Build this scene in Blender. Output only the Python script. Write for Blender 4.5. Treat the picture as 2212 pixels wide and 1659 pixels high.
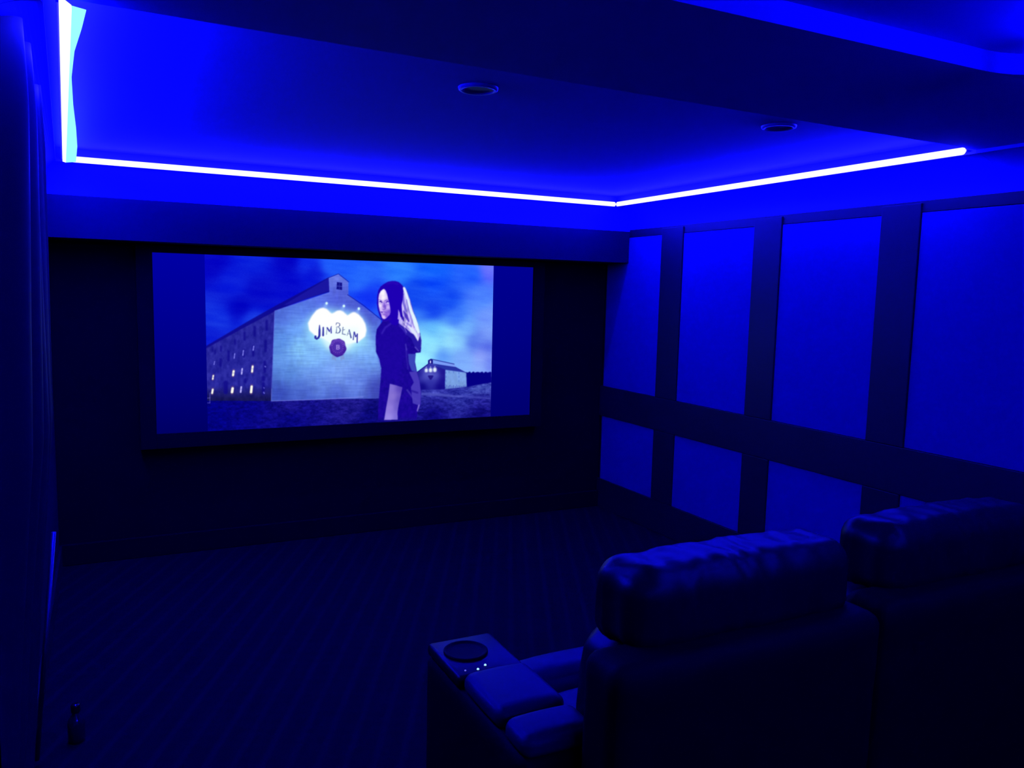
import bpy, bmesh, math, random
import numpy as np
from mathutils import Vector, Matrix, noise as mnoise

random.seed(4); rng = np.random.default_rng(7)
for o in list(bpy.data.objects): bpy.data.objects.remove(o)
S = bpy.context.scene; C = S.collection

# ------------------------------------------------------------ camera / world / exposure
EYE = 1.58
YAW, PITCH, ROLL, FPX = 0.4665, -0.112, 0.0234, 1752.9
def cam_dir(a, b):
    c, s = math.cos(ROLL), math.sin(ROLL); xr = a*c-b*s; zu = a*s+b*c
    c, s = math.cos(PITCH), math.sin(PITCH); yr = c-zu*s; z = s+zu*c
    c, s = math.cos(YAW), math.sin(YAW); return Vector((xr*c+yr*s, -xr*s+yr*c, z))
fwd = cam_dir(0, 0); right = cam_dir(1, 0)-fwd; up = cam_dir(0, 1)-fwd
cam = bpy.data.cameras.new('camera'); camo = bpy.data.objects.new('camera', cam); C.objects.link(camo)
m = Matrix((right, up, -fwd)).transposed().to_4x4(); m.translation = (0, 0, EYE); camo.matrix_world = m
cam.sensor_width = 36; cam.lens = FPX/2212*36; cam.clip_start = .02; cam.clip_end = 60
S.camera = camo
w = bpy.data.worlds.new('world'); S.world = w; w.use_nodes = True
w.node_tree.nodes['Background'].inputs[0].default_value = (0, 0, 0, 1)
w.node_tree.nodes['Background'].inputs[1].default_value = 0
vs = S.view_settings; vs.view_transform = 'Standard'; vs.look = 'None'; vs.exposure = 0; vs.gamma = 1; vs.use_curve_mapping = False
S.cycles.use_denoising = True
S.cycles.max_bounces = 8; S.cycles.diffuse_bounces = 5
S.cycles.caustics_reflective = False

# light of the LED strips: saturated blue, over-exposed to white where seen directly
LED_B = 190.0
REAR_B = 170.0

# ------------------------------------------------------------ materials
def mat(name, col, rough=.6, spec=.5, bump=None, vary=0, coat=0, metal=0):
    M = bpy.data.materials.new(name); M.use_nodes = True; nt = M.node_tree; b = nt.nodes['Principled BSDF']
    b.inputs['Base Color'].default_value = (*col, 1); b.inputs['Roughness'].default_value = rough
    b.inputs['Specular IOR Level'].default_value = spec; b.inputs['Metallic'].default_value = metal
    b.inputs['Coat Weight'].default_value = coat
    tc = nt.nodes.new('ShaderNodeTexCoord')
    if vary:
        n = nt.nodes.new('ShaderNodeTexNoise'); n.inputs['Scale'].default_value = 6; n.inputs['Detail'].default_value = 5
        r = nt.nodes.new('ShaderNodeMix'); r.data_type = 'RGBA'
        r.inputs['A'].default_value = (*[c*(1-vary) for c in col], 1); r.inputs['B'].default_value = (*[c*(1+vary) for c in col], 1)
        nt.links.new(tc.outputs['Object'], n.inputs['Vector']); nt.links.new(n.outputs['Fac'], r.inputs['Factor'])
        nt.links.new(r.outputs['Result'], b.inputs['Base Color'])
    if bump:
        sc, st, dist = bump
        n = nt.nodes.new('ShaderNodeTexNoise'); n.inputs['Scale'].default_value = sc; n.inputs['Detail'].default_value = 4
        bp = nt.nodes.new('ShaderNodeBump'); bp.inputs['Strength'].default_value = st; bp.inputs['Distance'].default_value = dist
        nt.links.new(tc.outputs['Object'], n.inputs['Vector']); nt.links.new(n.outputs['Fac'], bp.inputs['Height'])
        nt.links.new(bp.outputs['Normal'], b.inputs['Normal'])
    return M
def emis(name, col, st=1.0):
    M = bpy.data.materials.new(name); M.use_nodes = True; nt = M.node_tree
    nt.nodes.remove(nt.nodes['Principled BSDF']); e = nt.nodes.new('ShaderNodeEmission')
    e.inputs[0].default_value = (*col, 1); e.inputs[1].default_value = st
    nt.links.new(e.outputs[0], nt.nodes['Material Output'].inputs[0]); return M

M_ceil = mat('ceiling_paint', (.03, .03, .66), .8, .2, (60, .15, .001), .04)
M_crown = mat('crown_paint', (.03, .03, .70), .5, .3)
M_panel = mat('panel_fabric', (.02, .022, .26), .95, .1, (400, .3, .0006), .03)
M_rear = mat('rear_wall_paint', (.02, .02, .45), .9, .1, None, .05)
M_beam = mat('ceiling_paint_lifted', (.03, .03, .82), .8, .2, None, .03)  # ceiling paint lightened for the beam, making up for missing bounce light
M_frame = mat('dark_stained_wood', (.006, .006, .021), .5, .35, (30, .1, .0005), .2)
M_black = mat('black_velvet', (.002, .002, .009), .95, .1, (200, .2, .0005))
M_header = mat('header_cloth', (.006, .006, .042), .95, .1, (200, .2, .0005))
M_wall = mat('dark_wall_paint', (.01, .01, .035), .6, .3, None, .1)
M_leather = mat('black_leather', (.004, .004, .013), .42, .22, (45, .25, .002), .15)
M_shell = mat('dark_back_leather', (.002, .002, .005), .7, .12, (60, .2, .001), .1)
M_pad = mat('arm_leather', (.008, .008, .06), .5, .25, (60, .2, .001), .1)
M_curtain = mat('satin_curtain', (.004, .004, .036), .5, .12, (180, .1, .0004))
M_blackgloss = mat('black_gloss', (.004, .004, .01), .15, .6)
M_metal = mat('dull_metal', (.35, .35, .45), .3, .5, None, 0, 0, 1)
M_rod = mat('highlight_rod_metal', (.12, .12, .25), .45, .5, None, 0, 0, 1)
M_canring = mat('can_ring_enamel', (.05, .05, .45), .4, .5)
M_canin = mat('can_baffle', (.03, .03, .40), .5, .4)
M_glass = mat('dark_glass', (.01, .01, .03), .08, .6)
M_led = emis('led_diffuser', (1.25, 1.25, LED_B))
M_ledc = emis('strip_scatter_glow', (.34, 1.02, 170))
M_ledr = emis('led_diffuser_rear', (1.1, 1.1, REAR_B))
M_dot = emis('cup_holder_led', (.5, .95, 2), 1.0)
M_dot2 = emis('cup_holder_led_dim', (.12, .12, .8), 1.0)

# carpet: low loop pile with fine diagonal ribs and a dotted lattice
M_carpet = mat('patterned_carpet', (.02, .02, .10), .95, .1)
nt = M_carpet.node_tree; b = nt.nodes['Principled BSDF']; tc = nt.nodes.new('ShaderNodeTexCoord')
mp = nt.nodes.new('ShaderNodeMapping'); mp.inputs['Rotation'].default_value = (0, 0, .46)
wv = nt.nodes.new('ShaderNodeTexWave'); wv.inputs['Scale'].default_value = 3.4; wv.inputs['Distortion'].default_value = .4; wv.inputs['Detail Scale'].default_value = 3
vo = nt.nodes.new('ShaderNodeTexVoronoi'); vo.inputs['Scale'].default_value = 16; vo.inputs['Randomness'].default_value = .25
no = nt.nodes.new('ShaderNodeTexNoise'); no.inputs['Scale'].default_value = 150
r1 = nt.nodes.new('ShaderNodeValToRGB'); r1.color_ramp.elements[0].position = .72; r1.color_ramp.elements[1].position = .98
r1.color_ramp.elements[0].color = (0, 0, 0, 1); r1.color_ramp.elements[1].color = (.5, .5, .5, 1)
r2 = nt.nodes.new('ShaderNodeValToRGB'); r2.color_ramp.elements[0].position = .1; r2.color_ramp.elements[1].position = .6
r2.color_ramp.elements[0].color = (.25, .25, .25, 1); r2.color_ramp.elements[1].color = (.5, .5, .5, 1)
ad = nt.nodes.new('ShaderNodeMath'); ad.operation = 'ADD'
mx = nt.nodes.new('ShaderNodeMix'); mx.data_type = 'RGBA'; mx.inputs['A'].default_value = (.0015, .0015, .0055, 1); mx.inputs['B'].default_value = (.004, .004, .0155, 1)
bp = nt.nodes.new('ShaderNodeBump'); bp.inputs['Strength'].default_value = .3; bp.inputs['Distance'].default_value = .003
L = nt.links.new
L(tc.outputs['Object'], mp.inputs['Vector']); L(mp.outputs[0], wv.inputs['Vector']); L(mp.outputs[0], vo.inputs['Vector']); L(tc.outputs['Object'], no.inputs['Vector'])
L(wv.outputs['Fac'], r1.inputs[0]); L(vo.outputs['Distance'], r2.inputs[0]); L(r1.outputs[0], ad.inputs[0]); L(r2.outputs[0], ad.inputs[1])
L(ad.outputs[0], mx.inputs['Factor']); L(mx.outputs['Result'], b.inputs['Base Color']); L(no.outputs['Fac'], bp.inputs['Height']); L(bp.outputs[0], b.inputs['Normal'])

# ------------------------------------------------------------ helpers
def obj(name, bm, M, parent=None, smooth=False):
    me = bpy.data.meshes.new(name); bmesh.ops.recalc_face_normals(bm, faces=bm.faces[:]); bm.to_mesh(me); bm.free()
    if smooth:
        for p in me.polygons: p.use_smooth = True
    for x in (M if isinstance(M, list) else [M]): me.materials.append(x)
    o = bpy.data.objects.new(name, me); C.objects.link(o)
    if parent: o.parent = parent
    return o
def struct(name, bm, M, smooth=False):
    o = obj(name, bm, M, None, smooth); o['kind'] = 'structure'; return o
def tag(o, label, cat, group=None):
    o['label'] = label; o['category'] = cat
    if group: o['group'] = group
    return o
def thing(name, label, cat, loc, group=None):
    o = bpy.data.objects.new(name, None); C.objects.link(o); o.location = loc; o.empty_display_size = .1
    return tag(o, label, cat, group)
def box(bm, x0, x1, y0, y1, z0, z1, bev=0, seg=2):
    r = bmesh.ops.create_cube(bm, size=1); v = r['verts']
    for p in v: p.co = Vector((x0+(p.co.x+.5)*(x1-x0), y0+(p.co.y+.5)*(y1-y0), z0+(p.co.z+.5)*(z1-z0)))
    if bev:
        e = list({e for p in v for e in p.link_edges}); bmesh.ops.bevel(bm, geom=e, offset=bev, segments=seg, affect='EDGES', profile=.5)
    return bm
def B(*a, **k): return box(bmesh.new(), *a, **k)
def sweep(bm, profs, closed_prof=True, caps=True):
    """skin a list of equally long vertex rings"""
    rings = [[bm.verts.new(p) for p in pr] for pr in profs]; n = len(rings[0])
    for a, b_ in zip(rings, rings[1:]):
        for i in range(n if closed_prof else n-1):
            j = (i+1) % n; bm.faces.new((a[i], a[j], b_[j], b_[i]))
    if caps and closed_prof: bm.faces.new(rings[0]); bm.faces.new(rings[-1][::-1])
    return bm
def lathe(bm, prof, seg=40, c=(0, 0, 0)):
    rings = []
    for r, z in prof:
        rings.append([bm.verts.new((c[0]+r*math.cos(2*math.pi*i/seg), c[1]+r*math.sin(2*math.pi*i/seg), c[2]+z)) for i in range(seg)])
    for a, b_ in zip(rings, rings[1:]):
        for i in range(seg): j = (i+1) % seg; bm.faces.new((a[i], a[j], b_[j], b_[i]))
    return bm, rings
def soft(x0, x1, y0, y1, z0, z1, r=.05, n=28, puff=.0, wr=0, wscale=8, seed=0, wdir=(1, 1, 1)):
    """a stuffed, rounded cushion with creases"""
    bm = bmesh.new(); bmesh.ops.create_cube(bm, size=2)
    bmesh.ops.subdivide_edges(bm, edges=bm.edges[:], cuts=n, use_grid_fill=True)
    h = Vector(((x1-x0)/2, (y1-y0)/2, (z1-z0)/2)); c = Vector(((x0+x1)/2, (y0+y1)/2, (z0+z1)/2))
    r = min(r, h.x*.98, h.y*.98, h.z*.98); inn = Vector((h.x-r, h.y-r, h.z-r))
    for v in bm.verts:
        u = v.co.copy(); p = Vector((u.x*h.x, u.y*h.y, u.z*h.z))
        q = Vector([max(-inn[i], min(inn[i], p[i])) for i in range(3)]); d = p-q
        if d.length > 1e-7: d.normalize()
        p2 = q+d*r
        if puff:
            p2 += d*puff*(1-u.x**2 if abs(u.x) < 1 else 0)*.5
            for i in range(3):
                k = [j for j in range(3) if j != i]
                if abs(u[i]) > .999: p2[i] += math.copysign(puff*(1-u[k[0]]**2)*(1-u[k[1]]**2), u[i])
        if wr:
            s = Vector((p2.x*wdir[0], p2.y*wdir[1], p2.z*wdir[2]))*wscale+Vector((seed*3.1, seed*1.7, 0))
            k = mnoise.noise(s+Vector((1, 1, 1))*mnoise.noise(s*.6)*1.2)
            k2 = -abs(k)*1.0+.18+.4*mnoise.noise(s*2.7)
            p2 += (d if d.length > .5 else Vector((0, 0, 1)))*wr*k2
        v.co = p2+c
    return bm

# ------------------------------------------------------------ room shell
XL, XR, YF, YB, ZC = -.262, 3.302, 5.06, -2.3, EYE+.66
ZS = EYE+.607        # bottom of the beam and the rear soffit / lip of the crown
T = .12
struct('floor', B(XL-T, XR+T, YB-T, YF+T, -T, 0), M_carpet)
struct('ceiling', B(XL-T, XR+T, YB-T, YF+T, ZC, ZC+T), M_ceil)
struct('wall_front', B(XL-T, XR+T, YF, YF+T, 0, ZC), M_black)
struct('wall_left', B(XL-T, XL, YB, YF, 0, ZC), M_wall)
struct('wall_rear', B(XL-T, XR+T, YB-T, YB, 0, ZC), M_rear)
struct('wall_right', B(XR, XR+T, YB, YF, 0, ZC), M_wall)
struct('baseboard_front', B(XL, XR, YF-.025, YF, 0, .12, bev=.004), M_black)
struct('baseboard_left', B(XL, XL+.015, YB, YF-.025, 0, .12, bev=.003), M_frame)

# header box across the front of the room
ZH = EYE+.226; YH = 4.765
struct('trim_1', B(XL, XR, YH, YF, ZH, ZC), M_header)

# beam between the front and the rear tray, and rear soffit with a round cornered opening
bm = bmesh.new()
sweep(bm, [[(x, 1.425, ZS), (x, 2.07+.022*max(x, 0), ZS), (x, 2.07+.022*max(x, 0), ZC), (x, 1.425, ZC)] for x in (XL, XR)])
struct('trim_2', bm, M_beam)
bm = bmesh.new()
hx0, hx1, hy0, hy1, rr = .06, 2.33, -1.5, 1.425, .24
hole = []
for cx_, cy_, a0 in ((hx1-rr, hy1-rr-.0, 0), (hx0+rr, hy1-rr, 90), (hx0+rr, hy0+rr, 180), (hx1-rr, hy0+rr, 270)):
    for k in range(9):
        a = math.radians(a0+k*90/8); hole.append((cx_+rr*math.cos(a), cy_+rr*math.sin(a)))
outer = [(XL, YB), (XR, YB), (XR, 1.425), (XL, 1.425)]
# (the opening reaches the beam: rounded corners are filled in with the soffit)
hole = [(x, min(y, 1.4249-1e-4)) for x, y in hole]
vo_ = [bm.verts.new((x, y, ZS)) for x, y in outer]; vh = [bm.verts.new((x, y, ZS)) for x, y in hole]
eds = [bm.edges.new((l[i], l[(i+1) % len(l)])) for l in (vo_, vh) for i in range(len(l))]
bmesh.ops.triangle_fill(bm, edges=eds, use_beauty=True)
vt = [bm.verts.new((x, y, ZC)) for x, y in hole]
for i in range(len(vh)):
    j = (i+1) % len(vh); bm.faces.new((vh[i], vh[j], vt[j], vt[i]))
struct('trim_3', bm, M_ceil)

# crown along front, left and right of the front tray
LIP = .60
def crown_prof(wall, lip, z):     # positions between wall and lip
    pts = []
    for t in np.linspace(0, 1, 25):  # concave cove
        a = t*math.pi/2
        pts.append((1-math.cos(a), .440+(.593-.440)*math.sin(a)))
    pts += [(1, .6595), (0, .6595)]
    return pts
def crown(path_wall, path_lip):
    pr = crown_prof(0, 1, 0); rings = []
    for w_, l_ in zip(path_wall, path_lip):
        w_, l_ = Vector(w_), Vector(l_); rings.append([(*(w_+(l_-w_)*p), EYE+z) for p, z in pr])
    return sweep(bmesh.new(), rings)
lipL0, lipFL, lipFR, lipR0 = (-.097, 2.072), (-.192, 4.678), (3.118, 4.678), (3.118, 2.139)
lipx = lambda y: lipL0[0]+(lipFL[0]-lipL0[0])*(y-2.072)/(4.678-2.072)
lipx = lambda y: lipL0[0]+(lipFL[0]-lipL0[0])*(y-2.072)/(4.678-2.072)
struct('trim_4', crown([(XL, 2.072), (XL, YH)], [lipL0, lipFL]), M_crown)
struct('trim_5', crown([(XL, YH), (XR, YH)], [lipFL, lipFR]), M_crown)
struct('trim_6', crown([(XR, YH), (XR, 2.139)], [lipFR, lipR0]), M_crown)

def crown_under(xw, xl, y0, y1):   # the crown goes on under the beam, without a strip
    pts = []
    for t_ in np.linspace(0, 1, 25):
        a = t_*math.pi/2; pts.append((xw+(xl-xw)*(1-math.cos(a)), EYE+.440+.153*math.sin(a)))
    pts += [(xl, ZS-.0005), (xw, ZS-.0005)]
    return sweep(bmesh.new(), [[(x, y, z) for x, z in pts] for y in (y0, y1)])
struct('trim_19', crown_under(XR, 3.118, YB, 2.138), M_crown)
struct('trim_20', crown_under(XL, -.10, YB, 2.071), M_crown)

# ------------------------------------------------------------ right wall: framework and fabric panels
GT, GB, LT, LB = EYE+.40, EYE-.671, EYE-.892, EYE-1.367
edges = [(4.385, 5.03), (3.534, 4.167), (2.696, 3.328), (1.857, 2.489), (1.02, 1.650)]
FX = XR-.022
def rails(z0, z1, thick=.022): return B(XR-thick, XR, YB, YF-.001, z0, z1, bev=.003)
struct('trim_7', rails(GT, ZS-.155, .012), M_frame)           # top rail under the crown
struct('trim_8', rails(LT, GB), M_frame)                      # chair rail
struct('baseboard_right', rails(0, LB), M_frame)
n = 9
ys = [(4.167, 4.385), (3.328, 3.534), (2.489, 2.696), (1.650, 1.857), (YB, 1.02)]
for y0, y1 in ys:
    struct('trim_%d' % n, B(XR-.022, XR, y0, y1, GB+.001, ZS-.166, bev=.003), M_frame); n += 1
    struct('trim_%d' % n, B(XR-.022, XR, y0, y1, LB+.001, LT-.001, bev=.003), M_frame); n += 1
names_u = ['blue fabric wall panel in the upper row, cut short by the screen wall', 'upper row blue fabric panel, next after the one meeting the screen wall',
           'upper row blue fabric panel, third along from the screen wall', 'tallest looking upper blue fabric wall panel, cut by the right edge of the photo',
           'upper blue fabric wall panel beside the seats, nearest the room entrance']
names_l = ['smallest lower blue fabric panel, in the corner by the screen wall', 'lower row blue fabric panel, next after the corner one',
           'lower row blue fabric wall panel partly hidden by the left recliner', 'lower row blue fabric wall panel almost wholly hidden behind the right recliner',
           'lower blue fabric wall panel beside the seats, nearest the room entrance']
for k, (y0, y1) in enumerate(edges):
    for z0, z1, nm, g in ((GB, GT, names_u[k], 'upper row of fabric wall panels'), (LB, LT, names_l[k], 'lower row of fabric wall panels')):
        o = obj('acoustic_panel', B(XR-.013, XR-.001, y0+.001, y1-.001, z0+.001, z1-.001, bev=.002), M_panel); tag(o, nm, 'wall panel', g)

# ------------------------------------------------------------ LED strips
def strip_bm(p0, p1, hw=.007, hh=.0145, z=EYE+.604, wid=None):
    p0, p1 = Vector((*p0, 0)), Vector((*p1, 0)); d = (p1-p0).normalized(); nrm = Vector((-d.y, d.x, 0)); rings = []
    for t in (0, .008, 1):
        pass
    L_ = (p1-p0).length
    st = [(0, .55), (.006, .95), (.012, 1), (L_-.012, 1), (L_-.006, .95), (L_, .55)]
    for s, k in st:
        c = p0+d*s
        rings.append([tuple(c+nrm*hw*k*math.cos(a)+Vector((0, 0, z+hh*k*math.sin(a)))) for a in np.linspace(0, 2*math.pi, 13)[:-1]])
    return sweep(bmesh.new(), rings)
t = thing('led_strip', 'glowing blue-white strip light running over the screen wall', 'strip light', (0, 0, 0), 'strip lights around the front tray ceiling')
obj('diffuser', strip_bm((-.155, 4.645), (3.083, 4.645)), M_led, t, True)
obj('channel', B(-.165, 3.09, 4.653, 4.678, EYE+.602, EYE+.610), M_metal, t)
t = thing('led_strip', 'glowing blue-white strip light running above the right wall panels', 'strip light', (0, 0, 0), 'strip lights around the front tray ceiling')
obj('diffuser', strip_bm((3.088, 4.64), (3.088, 2.165)), M_led, t, True)
obj('channel', B(3.096, 3.118, 2.165, 4.65, EYE+.602, EYE+.610), M_metal, t)
t = thing('led_strip', 'glowing white strip light at the top left, with a wavy cyan band of painted scatter', 'strip light', (0, 0, 0), 'strip lights around the front tray ceiling')
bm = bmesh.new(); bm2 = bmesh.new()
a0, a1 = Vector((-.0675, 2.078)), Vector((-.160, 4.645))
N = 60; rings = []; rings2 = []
wav = [(0, .052), (.06, .046), (.15, .033), (.27, .028), (.42, .035), (.6, .048), (.8, .058), (1, .058)]   # inner edge of the cyan band, light scatter built as a glowing part
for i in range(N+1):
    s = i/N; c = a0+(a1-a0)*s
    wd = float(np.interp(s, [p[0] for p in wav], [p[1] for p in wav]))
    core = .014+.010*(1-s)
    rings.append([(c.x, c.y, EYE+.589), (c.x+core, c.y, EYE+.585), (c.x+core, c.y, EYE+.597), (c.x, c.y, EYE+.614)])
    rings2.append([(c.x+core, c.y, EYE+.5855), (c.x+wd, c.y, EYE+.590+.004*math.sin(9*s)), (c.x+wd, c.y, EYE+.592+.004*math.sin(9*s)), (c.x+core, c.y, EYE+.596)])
obj('diffuser', sweep(bm, rings), M_led, t)
obj('scatter_band', sweep(bm2, rings2), M_ledc, t)
bm = bmesh.new(); sweep(bm, [[(a0.x-.006, a0.y, EYE+.598), (a0.x-.001, a0.y, EYE+.598), (a0.x-.001, a0.y, EYE+.62), (a0.x-.006, a0.y, EYE+.62)],
                             [(a1.x-.006, a1.y, EYE+.598), (a1.x-.001, a1.y, EYE+.598), (a1.x-.001, a1.y, EYE+.62), (a1.x-.006, a1.y, EYE+.62)]])
obj('channel', bm, M_metal, t)
# strips of the rear tray
for nm, p0, p1 in (('blue strip light in the rear tray, along its right side', (2.1, 1.2), (2.1, -1.25)), ('blue strip light in the rear tray, along its back', (2.1, -1.48), (.3, -1.48))):
    t = thing('led_strip', nm, 'strip light', (0, 0, 0), 'strip lights in the rear tray ceiling')
    obj('diffuser', strip_bm(p0, p1, z=EYE+.583), M_ledr, t, True)

# ------------------------------------------------------------ recessed ceiling lights (switched off)
def can(x, y, label):
    t = thing('recessed_light', label, 'ceiling light', (x, y, ZC), 'recessed lights in the front tray ceiling')
    bm, _ = lathe(bmesh.new(), [(.049, -.001), (.049, -.006), (.052, -.010), (.059, -.011), (.064, -.008), (.066, -.001)], 48); obj('trim_ring', bm, M_canring, t, True)
    bm, r = lathe(bmesh.new(), [(.049, -.008), (.044, -.0035), (.03, -.002), (.02, -.002)], 48); bm.faces.new(r[-1]); obj('baffle', bm, M_canin, t, True)
can(1.277*.66/.76, 2.874*.66/.76, 'round recessed ceiling light, off, in the middle of the dark tray')
can(2.69*.66/.76, 2.78*.66/.76, 'faint round recessed ceiling light, off, near the right wall strip')

# ------------------------------------------------------------ projection screen with its picture
SX0, SX1, SZ0, SZ1, SY = .249, 2.660, EYE-.850, EYE+.177, 5.0
PX0, PX1 = .525, 2.358
scr = thing('projection_screen', 'wide projection screen showing a woman before a floodlit barn', 'screen', ((SX0+SX1)/2, SY, SZ0))
def loc(o): o.location = (-scr.location.x, -scr.location.y, -scr.location.z); return o
bm = bmesh.new()
for a in ((SX0-.085, SX0, SZ0-.085, SZ1+.044), (SX1, SX1+.085, SZ0-.085, SZ1+.044), (SX0, SX1, SZ1, SZ1+.044), (SX0, SX1, SZ0-.085, SZ0)):
    box(bm, a[0], a[1], SY-.02, YF-.001, a[2], a[3], bev=.002)
loc(obj('frame', bm, M_black, scr))
M_scr = mat('screen_cloth', (.03, .03, .12), .9, .1)
nt = M_scr.node_tree; b = nt.nodes['Principled BSDF']; 
loc(obj('cloth', B(SX0, SX1, SY, SY+.01, SZ0, SZ1), M_scr, scr))

# --- the projected picture, rasterised from shapes (units: picture pixels)
OX, OY, SSF = 436, 540, 2
PW, PH = 640*SSF, 400*SSF
yy, xx = np.mgrid[0:PH, 0:PW]; xx = xx/SSF+OX+.25; yy = yy/SSF+OY+.25
def vnoise(sx, sy, seed, oct=4, ang=0):
    r = np.random.default_rng(seed); out = np.zeros_like(xx); amp = 1; tot = 0
    c, s = math.cos(ang), math.sin(ang); X = (xx*c+yy*s); Y = (-xx*s+yy*c)
    for k in range(oct):
        g = r.random((257, 257)); u = X/sx*(2**k)+100; v = Y/sy*(2**k)+100
        iu = np.floor(u).astype(int); iv = np.floor(v).astype(int); fu = u-iu; fv = v-iv
        fu = fu*fu*(3-2*fu); fv = fv*fv*(3-2*fv)
        q = lambda a, b_: g[(iv+b_) % 257, (iu+a) % 257]
        out += amp*((q(0, 0)*(1-fu)+q(1, 0)*fu)*(1-fv)+(q(0, 1)*(1-fu)+q(1, 1)*fu)*fv); tot += amp; amp *= .55
    return out/tot
def blur(a, r):
    r = int(round(r*SSF))
    if r < 1: return a
    for _ in range(2):
        for ax in (0, 1):
            p = np.pad(a, [(r, r) if i == ax else (0, 0) for i in (0, 1)], mode='edge'); cs = np.cumsum(p, axis=ax)
            cs = np.concatenate([np.zeros_like(np.take(cs, [0], axis=ax)), cs], axis=ax)
            n_ = a.shape[ax]
            a = (np.take(cs, range(2*r+1, 2*r+1+n_), axis=ax)-np.take(cs, range(0, n_), axis=ax))/(2*r+1)
    return a
def pmask(pts, soft_=0):
    m_ = np.zeros(xx.shape, bool); xs = [p[0] for p in pts]; ysn = [p[1] for p in pts]
    x0 = max(0, int((min(xs)-OX)*SSF)-1); x1 = min(PW, int((max(xs)-OX)*SSF)+2); y0 = max(0, int((min(ysn)-OY)*SSF)-1); y1 = min(PH, int((max(ysn)-OY)*SSF)+2)
    if x1 <= x0 or y1 <= y0: return m_.astype(float)
    X = xx[y0:y1, x0:x1]; Y = yy[y0:y1, x0:x1]; ins = np.zeros(X.shape, bool); n_ = len(pts)
    for i in range(n_):
        ax, ay = pts[i]; bx, by = pts[(i+1) % n_]
        if ay == by: continue
        cnd = ((ay > Y) != (by > Y)) & (X < (bx-ax)*(Y-ay)/(by-ay)+ax); ins ^= cnd
    m_[y0:y1, x0:x1] = ins; m_ = m_.astype(float)
    return blur(m_, soft_) if soft_ else m_
def smask(pts, wd, soft_=0):          # polyline stroke; wd number or list
    if not hasattr(wd, '__len__'): wd = [wd]*len(pts)
    m_ = np.zeros(xx.shape)
    for (ax, ay), (bx, by), wa, wb in zip(pts, pts[1:], wd, wd[1:]):
        mw = max(wa, wb)
        x0 = max(0, int((min(ax, bx)-mw-OX)*SSF)-1); x1 = min(PW, int((max(ax, bx)+mw-OX)*SSF)+2); y0 = max(0, int((min(ay, by)-mw-OY)*SSF)-1); y1 = min(PH, int((max(ay, by)+mw-OY)*SSF)+2)
        if x1 <= x0 or y1 <= y0: continue
        X = xx[y0:y1, x0:x1]; Y = yy[y0:y1, x0:x1]; dx, dy = bx-ax, by-ay; l2 = dx*dx+dy*dy+1e-9
        t_ = np.clip(((X-ax)*dx+(Y-ay)*dy)/l2, 0, 1); d = np.hypot(X-ax-t_*dx, Y-ay-t_*dy)
        m_[y0:y1, x0:x1] = np.maximum(m_[y0:y1, x0:x1], np.clip((wa+(wb-wa)*t_)/2-d+.35, 0, 1))
    return blur(m_, soft_) if soft_ else m_
def idw(pts, p=3.0, eps=60):
    num = np.zeros((*xx.shape, 3)); den = np.zeros(xx.shape)
    for x, y, c in pts:
        w_ = 1/((xx-x)**2+(yy-y)**2+eps)**(p/2); num += w_[..., None]*np.array(c, float); den += w_
    return num/den[..., None]
def over(img, m_, col, a=1.0):
    m_ = np.clip(m_*a, 0, 1)[..., None]; col = np.array(col, float)
    return img*(1-m_)+col*m_
c1 = lambda x, y: (420+x*.34358, 530+y*.3437)
c2 = lambda x, y: (660+x*.20498, 580+y*.20494)
c3 = lambda x, y: (640+x*.09646, 640+y*.09645)
cw = lambda x, y: (420+x*.15674, 640+y*.15672)
cb = lambda x, y: (880+x*.10852, 740+y*.1085)
ch = lambda x, y: (790+x*.10249, 590+y*.10247)
MP = lambda f, l: [f(*p) for p in l]
sky = [(100, 100, (4, 4, 195)), (370, 80, (8, 30, 220)), (600, 100, (4, 4, 195)), (700, 110, (18, 50, 235)), (850, 120, (35, 100, 255)), (250, 240, (10, 30, 220)), (400, 300, (4, 8, 200)), (300, 400, (0, 0, 190)),
       (150, 470, (22, 55, 228)), (350, 460, (20, 55, 230)), (120, 580, (12, 30, 212)), (600, 250, (5, 10, 205)), (750, 180, (8, 20, 215)), (1050, 200, (40, 110, 255)), (1100, 330, (15, 50, 245)), (1300, 150, (40, 125, 255)),
       (1500, 150, (20, 105, 255)), (1500, 230, (12, 75, 252)), (1750, 180, (30, 95, 255)), (1850, 150, (100, 105, 255)), (1400, 300, (15, 70, 240)), (1600, 350, (20, 80, 245)), (1800, 330, (75, 130, 255)), (1500, 420, (15, 65, 240)),
       (1650, 450, (60, 125, 255)), (1500, 520, (100, 190, 255)), (1700, 520, (115, 180, 255)), (1850, 450, (110, 150, 255)), (1500, 650, (155, 240, 255)), (1450, 600, (140, 225, 255)), (1550, 560, (130, 215, 255)), (1600, 600, (160, 238, 255)), (1750, 615, (75, 105, 232)), (1840, 630, (75, 95, 228)),
       (1550, 690, (90, 150, 250)), (1700, 700, (125, 175, 255)), (1430, 740, (155, 240, 255)), (1800, 760, (140, 175, 255)), (1700, 750, (130, 180, 255)), (1850, 560, (130, 170, 255)), (1200, 420, (30, 80, 245)), (1000, 120, (30, 95, 255)),
       (1660, 600, (140, 210, 255)), (1800, 700, (150, 170, 255)), (1850, 740, (100, 120, 240))]
img = idw([(*c1(x, y), c) for x, y, c in sky], 4.2, 350)
cl = vnoise(70, 16, 3, 4, .12); img += ((cl-.5)*np.clip(img[..., 1]*.35+18, 0, 45))[..., None]*np.array([.6, .9, .25])
img += (rng.normal(0, 1, xx.shape)*3)[..., None]*np.array([.7, 1.6, 1.5])
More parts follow.
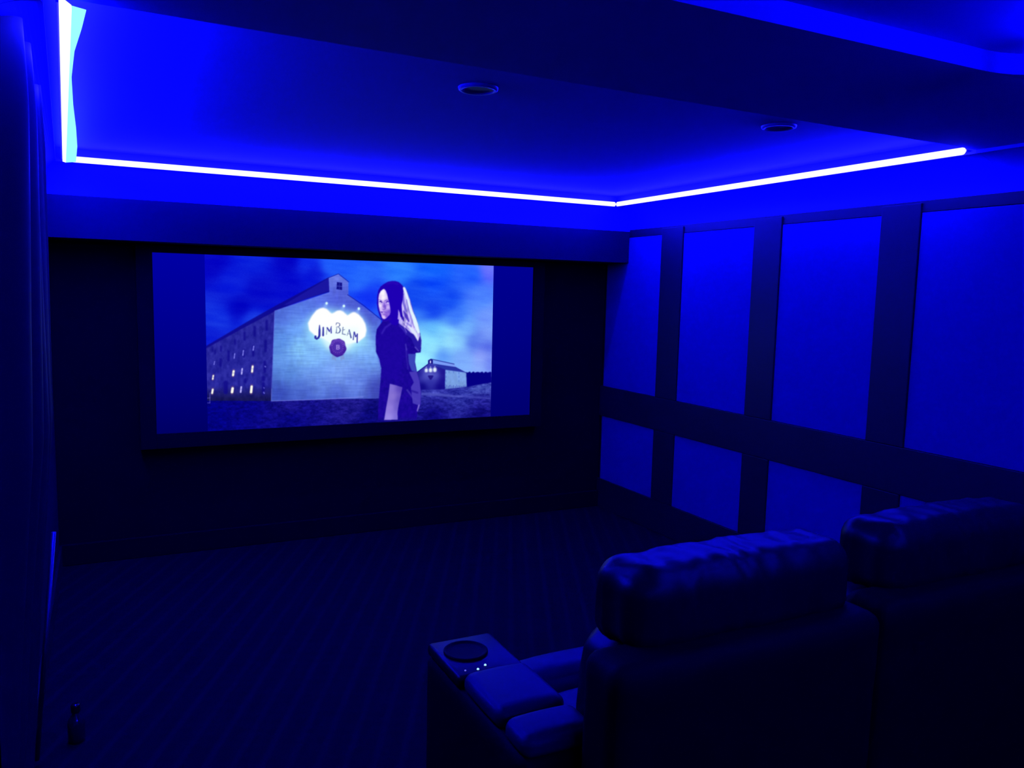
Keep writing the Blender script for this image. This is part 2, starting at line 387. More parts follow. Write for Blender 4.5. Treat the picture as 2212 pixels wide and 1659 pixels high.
# ground
g = vnoise(9, 4, 11, 4); gn = vnoise(3, 1.6, 12, 2)
gcol = idw([(*c1(x, y), c) for x, y, c in [(100, 1100, (2, 2, 130)), (600, 1100, (8, 6, 128)), (1100, 1080, (10, 8, 118)), (600, 1000, (22, 18, 135)), (300, 1000, (6, 4, 130)), (1500, 1060, (10, 6, 118)), (1800, 1050, (12, 8, 115)),
      (1500, 980, (30, 28, 145)), (1800, 980, (34, 32, 150)), (1500, 930, (55, 60, 175)), (1800, 890, (62, 75, 180)), (1700, 915, (48, 55, 168)), (1000, 1000, (30, 25, 140))]])
gcol = gcol*(1+((g-.5)*1.5+(gn-.5)*.8)[..., None]*np.array([1, 1, .35]))
img = over(img, pmask(MP(c1, [(-20, 975), (1180, 960), (1420, 900), (1705, 880), (1870, 855), (1900, 1200), (-20, 1200)])), 0)+gcol*pmask(MP(c1, [(-20, 975), (1180, 960), (1420, 900), (1705, 880), (1870, 855), (1900, 1200), (-20, 1200)]))[..., None]
# trees at the right
tr = [(1150, 590)]+[(1170+i*25, 588+12*math.sin(i*1.9)+6*math.sin(i*3.7)) for i in range(21)]+[(1680, 790), (1400, 840), (1180, 885)]
img = over(img, pmask(MP(cb, tr), .4), (4, 0, 132))
# far barn
img = over(img, pmask(MP(cb, [(495, 345), (930, 430), (975, 500), (500, 425)])), (125, 150, 245), .75)
img = over(img, pmask(MP(cb, [(505, 418), (720, 455), (960, 490), (1175, 602), (740, 555)]), .3), (38, 50, 165))
barn = [(190, 590), (410, 425), (500, 425), (760, 545), (748, 932), (230, 940)]
bk = idw([(*cb(x, y), c) for x, y, c in [(250, 620, (30, 25, 150)), (460, 640, (110, 120, 215)), (350, 640, (80, 85, 195)), (560, 640, (80, 85, 195)), (700, 600, (25, 15, 140)), (460, 780, (45, 45, 165)), (300, 880, (12, 5, 130)), (650, 880, (14, 5, 132)), (460, 500, (50, 50, 170)), (640, 500, (25, 20, 145)), (700, 760, (22, 12, 140))]])
mk = pmask(MP(cb, barn), .3)[..., None]; img = img*(1-mk)+bk*mk
mk = pmask(MP(cb, [(755, 543), (1170, 600), (1178, 875), (1000, 900), (755, 925)]), .3)[..., None]
img = img*(1-mk)+(np.array([120, 160, 228])*(1+.18*(vnoise(6, 9, 5, 3)-.5))[..., None])*mk
for x, y in ((770, 600), (770, 680), (770, 765), (825, 585), (915, 590), (1025, 610), (1025, 680), (1025, 765)): img = over(img, smask([cb(x, y-16), cb(x, y+16)], 1.6, .3), (60, 90, 190), .7)
for i in range(22):
    x = 770+i*19; img = over(img, smask([cb(x, 935), cb(x+rng.uniform(-8, 8), 870-rng.uniform(0, 35))], 1.2), (35, 35, 150), .6)
img = over(img, pmask(MP(cb, [(412, 425), (412, 352), (465, 322), (508, 348), (508, 425)])), (18, 15, 135))
img = over(img, pmask(MP(cb, [(445, 360), (472, 360), (472, 410), (445, 410)])), (215, 215, 255))
img = over(img, smask(MP(cb, [(470, 328), (930, 428)]), 1.6), (15, 10, 130)); img = over(img, smask(MP(cb, [(185, 595), (412, 428)]), 1.8), (10, 5, 125))
img = over(img, smask(MP(cb, [(505, 425), (960, 492), (1170, 602)]), 1.1), (20, 20, 140))
for x, y, k in ((375, 550, 32), (460, 545, 34), (545, 538, 36)):
    img = over(img, smask([cb(x, y-8), cb(x, y+14)], k*2*.1085, .8), (225, 240, 255)); img = over(img, smask([cb(x, y-60), cb(x, y-58)], 2.4, .3), (190, 215, 255))
img = over(img, smask(MP(cb, [(425, 670), (500, 670), (462, 725), (425, 670)]), 4, .4), (28, 18, 135)); img = over(img, smask(MP(cb, [(370, 600), (560, 610)]), 2.2, .5), (70, 60, 170), .6)
for pl, wd, cc in (([(290, 1020), (600, 1035), (850, 1060)], 6, (78, 85, 190)), ([(880, 1065), (1080, 1072)], 4, (88, 95, 200)), ([(1090, 1060), (1300, 1085), (1640, 1110)], 3.5, (70, 75, 185)), ([(1120, 1010), (1640, 1010)], 2, (62, 72, 175)), ([(1250, 960), (1640, 870)], 4, (62, 78, 178))):
    img = over(img, smask(MP(cb, pl), wd, 1.0), cc, .8)
# big building: long side
side = [(-30, 690), (78, 635), (300, 508), (505, 405), (483, 978), (-30, 975)]
sd = np.array([38, 38, 155])*(1+((vnoise(6, 9, 21, 4)-.5)*.9)[..., None]*np.array([1, 1, .3]))
shd = np.clip((yy-c1(0, 880)[1])/30, 0, 1); sd = sd*(1-.45*shd[..., None])
mk = pmask(MP(c1, side), .3)[..., None]; img = img*(1-mk)+sd*mk
img = over(img, pmask(MP(c1, [(60, 655), (60, 640), (340, 475), (500, 385), (845, 200), (858, 290), (700, 335), (505, 415), (310, 518)]), .4), (14, 8, 140), .9)
img = over(img, pmask(MP(c1, [(560, 375), (845, 205), (850, 285), (600, 372)]), .6), (28, 24, 165), .8)
for x, y0, y1, wd in ((995, 340, 460, 38), (980, 610, 755, 36), (830, 425, 540, 38), (690, 500, 600, 30), (365, 690, 755, 26), (968, 905, 1040, 40), (360, 870, 960, 36), (285, 745, 790, 24), (810, 690, 820, 34), (950, 1200, 1340, 40), (470, 760, 880, 34), (430, 1190, 1320, 60), (700, 1150, 1180, 40), (950, 1120, 1150, 50), (680, 740, 830, 26), (560, 600, 660, 26), (250, 700, 760, 22)):
    img = over(img, smask([cw(x, y0), cw(x, y1)], wd*.157, .8), (14, 8, 135), .75)
for x, y0, y1, wd, cc in ((260, 1085, 1150, 22, 1), (252, 1275, 1345, 28, 1), (540, 1020, 1100, 30, 1), (526, 1255, 1335, 36, 1), (658, 990, 1078, 22, 2), (645, 1240, 1330, 24, 2), (802, 955, 1050, 28, 1), (788, 1230, 1335, 34, 1),
                          (555, 785, 860, 17, 3), (675, 740, 820, 19, 3), (817, 682, 750, 20, 3), (278, 895, 945, 15, 3), (980, 965, 972, 17, 3), (962, 1260, 1264, 14, 3), (962, 1328, 1332, 18, 3)):
    col = {1: (255, 255, 240), 2: (185, 180, 255), 3: (125, 125, 235)}[cc]
    tilt = -8
    img = over(img, smask([cw(x, y0), cw(x+tilt, y1)], (wd+14)*.157), (140, 90, 130), .35 if cc == 1 else 0)
    img = over(img, smask([cw(x, y0+wd*.4), cw(x+tilt, y1-wd*.4)], wd*.157, .0), col)
    if cc > 1 or y0 < 1200: my = (y0+y1)/2; img = over(img, smask([cw(x-10, my-2), cw(x+8, my-2)], 1.0), (30, 25, 150), .7)
for pl in ([(165, 1330), (160, 1470), (215, 1470)], [(160, 1405), (215, 1400)], [(213, 1330), (213, 1470)]): img = over(img, smask(MP(cw, pl), 1.3), (130, 125, 235), .8)
# gable
gp = [(505, 412), (850, 295), (845, 205), (905, 182), (968, 232), (968, 312), (1172, 468), (1172, 962), (900, 965), (482, 980)]
gc = [(560, 450, (72, 98, 212)), (560, 600, (78, 128, 220)), (600, 800, (88, 138, 222)), (540, 930, (48, 66, 175)), (750, 720, (130, 190, 255)), (900, 800, (135, 178, 255)), (750, 850, (105, 145, 235)), (1000, 850, (105, 140, 235)), (900, 935, (65, 85, 195)), (700, 935, (62, 85, 192)),
      (1100, 700, (115, 165, 248)), (1130, 560, (78, 108, 222)), (1150, 900, (55, 62, 175)), (800, 335, (85, 108, 228)), (900, 220, (108, 125, 232)), (1050, 400, (72, 85, 212)), (700, 420, (84, 118, 232)), (650, 520, (112, 172, 255)), (660, 640, (145, 215, 255)), (1110, 460, (72, 85, 208)), (900, 320, (75, 88, 215)), (1080, 620, (150, 220, 255))]
gi = idw([(*c1(x, y), c) for x, y, c in gc], 3.0, 500); gi *= (1+((vnoise(26, 2.2, 31, 3)-.5)*.28)[..., None]*np.array([1, .9, .35]))
gi *= (1+((vnoise(7, 14, 33, 3)-.5)*.14)[..., None])
mk = pmask(MP(c1, gp), .3)[..., None]; img = img*(1-mk)+gi*mk
img = over(img, smask(MP(c1, [(505, 412), (690, 348), (850, 297), (846, 206), (905, 184)]), 1.1, .3), (135, 150, 245), .8)
img = over(img, smask(MP(c1, [(846, 203), (905, 179), (970, 230)]), 1.3, .2), (15, 10, 140)); img = over(img, smask(MP(c1, [(962, 310), (1060, 375), (1175, 468)]), 1.5, .2), (15, 12, 145))
img = over(img, smask(MP(c1, [(504, 415), (492, 700), (483, 975)]), 1.2, .2), (140, 150, 240), .7); img = over(img, smask(MP(c1, [(498, 440), (486, 900)]), 1.2, .4), (20, 20, 140), .6)
img = over(img, smask(MP(c1, [(485, 978), (800, 968), (1060, 953)]), 1.3, .2), (140, 140, 240), .85)
img = over(img, pmask(MP(c2, [(330, 142), (385, 150), (385, 228), (325, 218)])), (18, 18, 140)); img = over(img, smask(MP(c2, [(326, 184), (386, 190)]), 1.2), (90, 100, 215)); img = over(img, smask(MP(c2, [(358, 150), (355, 225)]), .8), (70, 80, 200))
img = over(img, smask(MP(c2, [(250, 240), (320, 250)]), 1.2, .3), (60, 70, 195), .5)
# floodlight
glow = pmask(MP(c3, [(200, 620), (330, 430), (600, 260), (1000, 320), (1400, 380), (1600, 700), (1550, 1000), (1250, 1250), (700, 1200), (300, 950)]), 9); img = over(img, glow, (175, 250, 255), .75)
gl2 = pmask(MP(c3, [(150, 650), (500, 450), (1400, 500), (1700, 800), (1500, 1300), (900, 1500), (400, 1250)]), 14); img = over(img, gl2, (150, 215, 255), .3)
img = over(img, pmask(MP(c3, [(262, 600), (350, 440), (450, 315), (540, 270), (610, 255), (680, 285), (740, 345), (792, 390), (850, 365), (910, 325), (985, 315), (1040, 335), (1095, 385), (1145, 432), (1200, 395), (1260, 360), (1320, 358), (1390, 400), (1480, 500), (1545, 620), (1570, 760), (1540, 900), (1400, 1010), (1200, 1060), (800, 1070), (620, 950), (420, 880), (290, 760)]), 1.3), (255, 255, 255), 1.15)
img = over(img, pmask(MP(c3, [(420, 700), (1400, 700), (1350, 1000), (1150, 1200), (700, 1180), (560, 950)]), 5), (235, 255, 255), .75)
for x, y in ((678, 155), (1065, 215), (1400, 275)):
    img = over(img, smask([c3(x, y), c3(x-25, y+70)], [5, 8], 2), (150, 190, 255), .6); img = over(img, smask([c3(x, y), c3(x, y+6)], 5.2, .5), (215, 255, 255), 1.2)
# lettering
k = .0965; BL = (48, 48, 165); GR = (70, 85, 150)
def st(pts, wd, col, a=1): 
    global img
    img = over(img, smask(MP(c3, pts), [q*k for q in wd] if hasattr(wd, '__len__') else wd*k, .15), col, a)
st([(520, 650), (520, 760), (518, 880), (495, 930), (455, 955), (425, 930), (428, 900)], [22, 48, 52, 46, 42, 48, 50], BL)
st([(603, 700), (600, 875)], [34, 46], BL)
st([(690, 700), (675, 855)], [10, 14], GR); st([(692, 705), (742, 785)], 32, BL); st([(742, 785), (788, 672)], 14, BL); st([(778, 690), (782, 820)], [20, 30], BL)
st([(890, 640), (898, 600), (935, 595), (972, 615), (975, 650), (950, 680), (895, 690)], [14, 18, 14, 18, 22, 14, 12], GR)
st([(940, 690), (975, 720), (985, 765), (965, 810), (925, 825), (882, 818)], [12, 20, 28, 24, 16, 16], GR); st([(905, 705), (895, 815)], [12, 20], GR)
st([(1045, 695), (1032, 840)], 18, GR); st([(1045, 755), (1085, 745)], 14, GR); st([(1032, 842), (1100, 858)], 18, GR); st([(1038, 698), (1062, 702)], 10, GR, .6)
st([(1185, 745), (1135, 880)], 12, GR); st([(1185, 748), (1225, 925)], [20, 34], (60, 75, 160)); st([(1150, 835), (1205, 850)], 12, GR)
st([(1290, 800), (1275, 970)], [16, 26], BL); st([(1300, 805), (1328, 905)], 30, BL); st([(1328, 905), (1368, 850)], 18, BL); st([(1365, 845), (1362, 1035)], [30, 30], BL)
# wax seal with ribbons
for pl in ([(810, 1300), (890, 1350), (885, 1460), (850, 1415), (790, 1425)], [(1060, 1290), (980, 1350), (1000, 1460), (1030, 1410), (1085, 1420)]): img = over(img, pmask(MP(c3, pl), .4), (125, 150, 215), .85)
sp = []
for i in range(72):
    a = i/72*2*math.pi; r = 187*(1+.035*math.sin(8*a+.6)+.025*math.sin(5*a)); sp.append((928+r*math.cos(a), 1150+r*1.08*math.sin(a)))
img = over(img, pmask(MP(c3, sp), .4), (70, 35, 165))
img = over(img, smask(MP(c3, [(928+150*math.cos(a), 1135+155*math.sin(a)) for a in np.linspace(3.3, 6.0, 14)]), 3.2, 1), (120, 85, 205), .8)
img = over(img, smask([c3(928, 1140), c3(929, 1140)], 195*k, .8), (78, 48, 175)); img = over(img, smask(MP(c3, [(928+172*math.cos(a), 1160+180*math.sin(a)) for a in np.linspace(.2, 2.6, 14)]), 2.2, .6), (45, 10, 140), .8)
for i in range(18):
    a = -2.9+i*.345
    if abs(math.sin(a*3+1)) > .12: st([(925+112*math.cos(a), 1140+118*math.sin(a)), (925+128*math.cos(a+.05), 1140+132*math.sin(a+.05))], 13, (165, 130, 230), .75)
st([(1110, 1230), (1090, 1270), (1040, 1295)], 10, (170, 150, 240), .8)
for pl in ([(905, 1100), (905, 1180)], [(900, 1098), (950, 1098), (962, 1118), (945, 1138), (908, 1138)], [(945, 1138), (966, 1160), (950, 1182), (900, 1182)]): st(pl, 15, (205, 185, 255))
# woman: long coat and dress
body = [(850, 500), (800, 570), (750, 640), (738, 720), (742, 880), (775, 950), (797, 1050), (790, 1170), (776, 1330), (765, 1470), (762, 1640), (1168, 1640), (1180, 1500), (1212, 1440), (1217, 1300), (1200, 1180), (1172, 1080), (1152, 980), (1160, 890), (1212, 885), (1222, 790), (1195, 650), (1050, 560)]
dc = np.array([26, 6, 152])*(1+((vnoise(5, 5, 41, 3)-.5)*.8)[..., None]*np.array([1, 1, .25]))
mk = pmask(MP(c2, body), .5)[..., None]*np.clip(1-(yy-c2(0, 1560)[1])/14, .15, 1)[..., None]; img = img*(1-mk)+dc*mk
img = over(img, pmask(MP(c2, [(790, 600), (1010, 600), (1060, 760), (1050, 900), (980, 1180), (800, 1160), (800, 1050), (760, 880), (760, 720)]), 3), (30, 5, 165), .6)
img = over(img, pmask(MP(c2, [(1080, 900), (1160, 900), (1150, 1010), (1172, 1090), (1120, 1080), (1088, 1000)]), .6), (60, 75, 190), .9)
img = over(img, pmask(MP(c2, [(1090, 1090), (1170, 1085), (1200, 1185), (1216, 1310), (1210, 1435), (1175, 1505), (1185, 1440), (1130, 1420), (1110, 1250), (1140, 1200)]), .7), (78, 66, 190), .85)
img = over(img, smask(MP(c2, [(1070, 1280), (1130, 1360), (1190, 1400)]), 3.5, .8), (75, 62, 185), .8); img = over(img, smask(MP(c2, [(1120, 1290), (1180, 1310)]), 4, .8), (28, 12, 145), .7)
img = over(img, smask(MP(c2, [(1195, 1440), (1178, 1500)]), 3, .6), (140, 125, 220), .8); img = over(img, smask(MP(c2, [(1060, 840), (1065, 940), (1080, 1060)]), 2.2, .8), (70, 55, 190), .7)
arm = [(888, 1215), (950, 1230), (1020, 1252), (1003, 1340), (980, 1440), (968, 1520), (972, 1592), (828, 1597), (850, 1460), (872, 1340)]
ac = idw([(*c2(x, y), c) for x, y, c in [(900, 1260, (130, 112, 215)), (1000, 1270, (85, 65, 185)), (920, 1350, (140, 120, 215)), (985, 1380, (90, 72, 188)), (900, 1470, (150, 130, 225)), (955, 1470, (105, 88, 200)), (890, 1570, (160, 145, 235)), (950, 1570, (120, 105, 215))]])
mk = pmask(MP(c2, arm), .5)[..., None]; img = img*(1-mk)+ac*mk
# hair
img = over(img, pmask(MP(ch, [(720, 210), (800, 290), (870, 380), (930, 560), (1000, 800), (1060, 950), (1110, 1120), (1150, 1290), (1180, 1420), (1165, 1580), (1130, 1640), (1040, 1560), (960, 1380), (860, 1300), (760, 1180), (680, 1060), (700, 700)]), .4), (38, 25, 165))
lh = [(795, 285), (835, 315), (880, 430), (930, 560), (965, 700), (1020, 870), (1065, 980), (1105, 1130), (1135, 1240), (1135, 1330), (1100, 1440), (1060, 1370), (1010, 1290), (940, 1250), (860, 1170), (780, 1120), (690, 1050), (672, 980), (690, 860), (730, 780), (760, 600), (770, 420)]
hc = vnoise(4, 60, 51, 3, .32); hcol = np.array([190, 180, 255])[None, None]*(.6+.8*hc)[..., None]; hcol = np.clip(hcol, 0, [235, 245, 255])
mk = pmask(MP(ch, lh), .6)[..., None]; img = img*(1-mk)+hcol*mk
for pl, wd, col, a in (([(805, 320), (850, 430), (885, 560), (930, 720)], 52, (225, 240, 255), 1), ([(930, 740), (1000, 900), (1060, 1080), (1110, 1240)], [40, 70, 85, 60], (225, 245, 255), 1), ([(905, 1120), (980, 1200), (1050, 1280), (1095, 1400)], [20, 70, 70, 25], (225, 235, 255), .95),
                       ([(860, 560), (900, 760), (960, 960), (1020, 1150)], 20, (110, 95, 215), .8), ([(780, 440), (800, 640), (850, 800)], 46, (95, 80, 210), .8), ([(800, 800), (850, 900), (905, 1015)], [20, 75, 30], (60, 35, 185), .85), ([(735, 860), (780, 950), (800, 1010)], [30, 60, 20], (35, 8, 168), .9), ([(720, 620), (745, 900)], 60, (30, 0, 178), 1),
                       ([(690, 1040), (800, 1120), (860, 1250)], 16, (150, 130, 240), .9), ([(1150, 1300), (1178, 1420), (1168, 1560)], 14, (170, 235, 255), .9), ([(860, 1050), (960, 1120)], 30, (100, 85, 210), .6), ([(790, 1060), (900, 1180)], 14, (60, 30, 180), .8), ([(1040, 1560), (1110, 1640)], 26, (120, 110, 220), .6), ([(840, 1500), (860, 1620)], 30, (85, 70, 200), .6)):
    img = over(img, smask(MP(ch, pl), [q*.1025 for q in wd] if hasattr(wd, '__len__') else wd*.1025, .5), col, a)
img = over(img, pmask(MP(ch, [(560, 165), (470, 180), (380, 230), (310, 285), (262, 370), (242, 480), (235, 640), (252, 770), (285, 880), (330, 975), (400, 1010), (480, 1000), (540, 1080), (640, 1110), (690, 1060), (700, 960), (690, 850), (740, 720), (780, 560), (795, 380), (770, 260), (700, 190), (630, 168)]), .6), (30, 0, 180))
img = over(img, smask(MP(ch, [(450, 220), (560, 190), (680, 230)]), 4, 1.5), (50, 12, 190), .6)
face = [(370, 335), (318, 375), (283, 440), (268, 520), (266, 600), (272, 690), (292, 790), (322, 870), (338, 930), (360, 962), (390, 970), (430, 955), (470, 915), (505, 880), (525, 820), (512, 720), (495, 620), (472, 540), (448, 440), (420, 370), (395, 340)]
fc = idw([(*ch(x, y), c) for x, y, c in [(370, 420, (255, 252, 255)), (360, 520, (252, 245, 255)), (300, 520, (225, 205, 250)), (300, 690, (240, 225, 255)), (330, 760, (215, 190, 250)), (460, 720, (205, 180, 248)), (480, 620, (170, 140, 240)), (500, 820, (120, 85, 215)), (470, 860, (145, 105, 225)), (380, 930, (225, 200, 250)), (430, 420, (215, 200, 250)), (420, 640, (175, 140, 238)), (400, 700, (115, 75, 205)), (440, 900, (130, 85, 215))]], 3.0, 3)
mk = pmask(MP(ch, face), .4)[..., None]; img = img*(1-mk)+fc*mk
for pl, wd, col, a in (([(268, 562), (300, 566), (340, 584)], [8, 14, 12], (70, 35, 185), .85), ([(400, 582), (440, 566), (478, 572)], [14, 14, 10], (75, 38, 188), .8), ([(282, 604), (312, 598), (342, 616)], [12, 34, 22], (45, 15, 160), .95), ([(296, 618), (308, 622)], 15, (225, 225, 255), .9), ([(285, 640), (330, 645)], 8, (110, 80, 200), .7),
                       ([(430, 615), (455, 598), (485, 605)], [18, 30, 22], (60, 25, 175), .9), ([(455, 628), (475, 632)], 20, (235, 232, 255), .9), ([(385, 620), (400, 690), (415, 740)], [14, 26, 34], (120, 85, 212), .75), ([(345, 758), (375, 768), (410, 758)], [10, 14, 10], (75, 35, 185), .85),
                       ([(320, 815), (345, 828)], [20, 26], (60, 25, 170), .9), ([(345, 812), (375, 800), (400, 815)], 20, (150, 105, 225), .9), ([(355, 868), (385, 880), (410, 868)], [12, 20, 12], (115, 70, 205), .85), ([(405, 820), (440, 835), (470, 815)], [20, 18, 8], (110, 70, 205), .6)):
    img = over(img, smask(MP(ch, pl), [q*.1025 for q in wd] if hasattr(wd, '__len__') else wd*.1025, .25), col, a)
img = over(img, pmask(MP(ch, [(685, 765), (712, 830), (730, 920), (715, 985), (672, 970), (682, 880)]), .4), (185, 165, 245), .95)
# neck and shoulder
img = over(img, smask(MP(ch, [(360, 1000), (430, 1010), (520, 960)]), 5, .8), (40, 10, 165), .8)
img = over(img, smask(MP(ch, [(340, 1270), (410, 1150), (520, 1070)]), 4, 1.2), (62, 40, 190), .7); img = over(img, smask(MP(ch, [(700, 1100), (800, 1190), (850, 1290)]), 2.2, .8), (80, 55, 205), .7)
img = np.clip(blur(img[..., 0], .5)[..., None]*[1, 0, 0]+blur(img[..., 1], .5)[..., None]*[0, 1, 0]+blur(img[..., 2], .5)[..., None]*[0, 0, 1], 0, 255)/255
lin = np.where(img <= .04045, img/12.92, ((img+.055)/1.055)**2.4)

# grid mesh of the picture, one colour per vertex
NX, NY = 720, 405
def project(x, y, z):
    c, s = math.cos(YAW), math.sin(YAW); xr = x*c-y*s; yr = x*s+y*c
    c, s = math.cos(PITCH), math.sin(PITCH); yf = yr*c+z*s; zu = -yr*s+z*c
    c, s = math.cos(ROLL), math.sin(ROLL); a = xr*c+zu*s; b_ = -xr*s+zu*c
    return 1106+FPX*a/yf, 829.5-FPX*b_/yf
gx, gz = np.meshgrid(np.linspace(PX0, PX1, NX+1), np.linspace(SZ0, SZ1, NY+1))
pu, pv = project(gx, SY, gz-EYE)      # the shapes above were drawn on the foreshortened screen: lay them out flat on it
fu = np.clip((pu-OX)*SSF-.5, 0, PW-1.001); fv = np.clip((pv-OY)*SSF-.5, 0, PH-1.001)
iu = fu.astype(int); iv = fv.astype(int); fu = (fu-iu)[..., None]; fv = (fv-iv)[..., None]
colr = (lin[iv, iu]*(1-fu)+lin[iv, iu+1]*fu)*(1-fv)+(lin[iv+1, iu]*(1-fu)+lin[iv+1, iu+1]*fu)*fv
me = bpy.data.meshes.new('projected_picture'); nv = (NX+1)*(NY+1)
idx = np.arange(nv).reshape(NY+1, NX+1); f = np.stack([idx[:-1, :-1], idx[:-1, 1:], idx[1:, 1:], idx[1:, :-1]], -1).reshape(-1, 4)
me.vertices.add(nv); me.vertices.foreach_set('co', np.stack([gx, np.full_like(gx, SY-.0012), gz], -1).reshape(-1).astype(np.float32))
me.loops.add(f.size); me.loops.foreach_set('vertex_index', f.reshape(-1).astype(np.int32))
me.polygons.add(len(f)); me.polygons.foreach_set('loop_start', np.arange(0, f.size, 4, dtype=np.int32)); me.update(calc_edges=True)
ca = me.color_attributes.new('picture', 'FLOAT_COLOR', 'POINT')
ca.data.foreach_set('color', np.concatenate([colr, np.ones((*colr.shape[:2], 1))], -1).reshape(-1).astype(np.float32))
M_pic = bpy.data.materials.new('projected_light'); M_pic.use_nodes = True; nt = M_pic.node_tree; nt.nodes.remove(nt.nodes['Principled BSDF'])
e = nt.nodes.new('ShaderNodeEmission'); a = nt.nodes.new('ShaderNodeVertexColor'); a.layer_name = 'picture'
nt.links.new(a.outputs['Color'], e.inputs[0]); nt.links.new(e.outputs[0], nt.nodes['Material Output'].inputs[0]); me.materials.append(M_pic)
po = bpy.data.objects.new('projected_picture', me); C.objects.link(po); po.parent = scr; loc(po)
po['label'] = 'lit picture of a woman before a floodlit barn lettered JIM BEAM'

# side bars: faint light on the cloth painted as emission, fading downwards
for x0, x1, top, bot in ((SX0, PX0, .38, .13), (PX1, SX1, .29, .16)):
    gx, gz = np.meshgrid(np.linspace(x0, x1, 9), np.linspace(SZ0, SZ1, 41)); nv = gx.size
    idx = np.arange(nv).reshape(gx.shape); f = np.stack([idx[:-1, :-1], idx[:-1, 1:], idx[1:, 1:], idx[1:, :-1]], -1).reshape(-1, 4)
    mb = bpy.data.meshes.new('side_bar_glow'); mb.from_pydata(np.stack([gx, np.full_like(gx, SY-.0012), gz], -1).reshape(-1, 3).tolist(), [], f.tolist())
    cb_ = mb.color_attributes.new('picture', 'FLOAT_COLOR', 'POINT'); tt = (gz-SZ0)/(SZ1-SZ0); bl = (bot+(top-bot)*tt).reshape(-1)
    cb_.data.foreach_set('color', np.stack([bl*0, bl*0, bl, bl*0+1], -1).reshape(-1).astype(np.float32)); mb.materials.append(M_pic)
    bo = bpy.data.objects.new('side_bar_glow', mb); C.objects.link(bo); bo.parent = scr; loc(bo)

# ------------------------------------------------------------ curtain on the left wall
def curtain():
    bm = bmesh.new(); NZ, NYY = 60, 240; zt = EYE+.588; y0, y1 = 2.10, 2.90
    zs_ = [-1.58, -.99, -.72, -.42, .2, .4, .59]; xe = [-.246, -.203, -.178, -.153, -.146, -.144, -.150]
    rows = []
    for i in range(NZ+1):
        z = .012+(zt-.012)*i/NZ; e_ = float(np.interp(z-EYE, zs_, xe)); r = []
        for j in range(NYY+1):
            y = y0+(y1-y0)*j/NYY; u = (y1-y)/.235
            k = .5+.5*math.cos(2*math.pi*(u+.10*math.sin(z*1.4+y*3)*min(1, u)))
            k = k**.8; amp = (e_-(XL+.018))*(1-.25*mnoise.noise(Vector((y*3, z*.7, 0))))
            if u < .02: amp = e_-(XL+.018)
            x = min(XL+.018+amp*k, e_*y/y1-.004*(u > .3))
            if y > 2.05:      # tucked up against the underside of the crown
                fr = min(.98, (x-XL)/(lipx(y)-XL)); top = EYE+.440+(.593-.440)*math.sin(math.acos(1-fr))-.004
                r.append(bm.verts.new((x, y, min(z, top))))
            else: r.append(bm.verts.new((x, y, z)))
        rows.append(r)
    # return edge to the wall
    for r in rows:
        x, y, z = r[-1].co
        r.append(bm.verts.new((x-.012, y+.012, z))); r.append(bm.verts.new((XL+.006, y+.014, z)))
    for a_, b_ in zip(rows, rows[1:]):
        for j in range(len(a_)-1): bm.faces.new((a_[j], a_[j+1], b_[j+1], b_[j]))
    return bm
t = thing('curtain', 'dark glossy satin curtain hanging in folds along the left wall', 'curtain', (0, 0, 0))
obj('drape', curtain(), M_curtain, t, True)
bm = bmesh.new(); sweep(bm, [[(XL+.012+.009*math.cos(a_), y, EYE+.44+.009*math.sin(a_)) for a_ in np.linspace(0, 2*math.pi, 13)[:-1]] for y in (2.08, 2.93)])
obj('rod', bm, M_blackgloss, t, True)
# ------------------------------------------------------------ bottle on the floor
bm = bmesh.new(); sweep(bm, [[(x+.0075*math.cos(a_), 2.925+.0075*math.sin(a_), z) for a_ in np.linspace(0, 2*math.pi, 17)[:-1]] for x, z in ((-.166, EYE-.80), (-.2395, .02))])  # added rod, stands in for a bright highlight along the curtain edge
o = obj('highlight_rod', bm, M_rod, t, True); o['label'] = 'thin shiny rod added as a highlight at the curtain edge'
t = thing('bottle', 'small dark glossy bottle standing on the carpet by the curtain', 'bottle', (-.128, 3.04, 0))
bm, r = lathe(bmesh.new(), [(.022, 0), (.027, .004), (.0275, .065), (.024, .082), (.011, .098), (.010, .108)], 32); bm.faces.new(r[0]); obj('body', bm, M_glass, t, True)
bm, r = lathe(bmesh.new(), [(.013, .104), (.0145, .106), (.0145, .130), (.012, .134), (.004, .135)], 32); bm.faces.new(r[-1]); bm.faces.new(r[0]); obj('cap', bm, M_blackgloss, t, True)

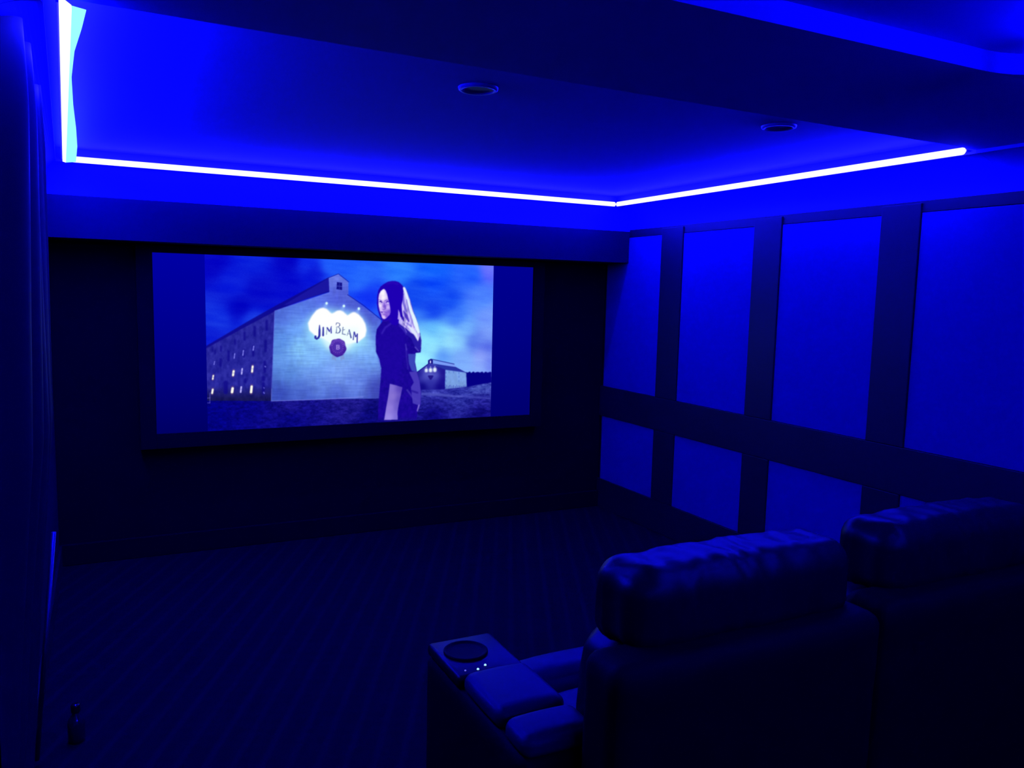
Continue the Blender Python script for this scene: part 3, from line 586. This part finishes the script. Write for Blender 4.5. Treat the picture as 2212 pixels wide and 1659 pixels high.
# ------------------------------------------------------------ recliners (facing the screen, +Y)
PITCHX = .82
def arm_parts(t, x0, x1):
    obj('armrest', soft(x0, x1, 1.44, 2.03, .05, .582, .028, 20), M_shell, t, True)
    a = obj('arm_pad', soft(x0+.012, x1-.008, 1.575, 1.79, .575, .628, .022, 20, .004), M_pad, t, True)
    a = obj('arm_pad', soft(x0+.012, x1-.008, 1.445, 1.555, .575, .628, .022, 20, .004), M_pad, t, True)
    cx_, cy_ = x0+.080, 1.925
    obj('arm_cap', B(x0+.004, x1-.004, 1.795, 2.02, .578, .612, bev=.012, seg=3), M_leather, t, True)
    bm, r = lathe(bmesh.new(), [(.060, .6115), (.060, .617), (.0565, .619), (.053, .617), (.050, .6145), (.044, .6135), (.02, .6130)], 40, (cx_, cy_, 0)); bm.faces.new(r[-1])
    obj('cup_holder', bm, M_shell, t, True)
    for i, (ax, ay) in enumerate(((.035, 1.823), (.068, 1.817), (.095, 1.831))):
        bm = bmesh.new(); bmesh.ops.create_icosphere(bm, subdivisions=2, radius=.0034 if i else .0026)
        bmesh.ops.translate(bm, verts=bm.verts, vec=(x0+ax, ay, .6125)); obj('led', bm, M_dot if i else M_dot2, t, True)
def recliner(label):
    t = thing('recliner', label, 'recliner', (0, 0, 0), 'row of leather recliners facing the screen')
    xa0, xa1 = .768, .968; b0, b1 = .975, 1.582
    arm_parts(t, xa0, xa1)
    obj('base', B(b0-.004, b1, 1.32, 1.92, .03, .30, bev=.02), M_shell, t)
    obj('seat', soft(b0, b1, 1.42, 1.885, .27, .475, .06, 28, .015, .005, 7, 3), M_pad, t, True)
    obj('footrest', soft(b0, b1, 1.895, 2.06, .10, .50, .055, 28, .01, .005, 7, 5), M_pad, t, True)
    # back shell, leaning a little, its top edge making a ledge under the headrest
    bm = soft(.893, 1.678, 1.275, 1.42, .06, .83, .04, 30, .0, .004, 5, 2)
    for v in bm.verts: v.co.y += (.82-v.co.z)*.02
    obj('back_shell', bm, M_shell, t, True)
    bm = soft(b0, b1, 1.40, 1.56, .44, .82, .06, 26, .02, .006, 6, 7)
    for v in bm.verts: v.co.y += (.82-v.co.z)*.10
    obj('backrest', bm, M_leather, t, True)
    bm = soft(.985, 1.650, 1.345, 1.545, .79, .992, .062, 60, .004, .010, 6.5, 1, (1.5, .8, .45))
    obj('headrest', bm, M_leather, t, True)
    return t
r1_ = recliner('dark leather recliner with a lit cup holder, leftmost of the row')
def dup(root, loc_, label):
    r = root.copy(); C.objects.link(r); r.location = loc_; r['label'] = label
    for c in list(root.children):
        d = c.copy(); C.objects.link(d); d.parent = r
        for g_ in list(c.children):
            q = g_.copy(); C.objects.link(q); q.parent = d
    return r
r2_ = dup(r1_, (PITCHX, .03, 0), 'dark leather recliner cut by the right edge, nearer the panelled wall')
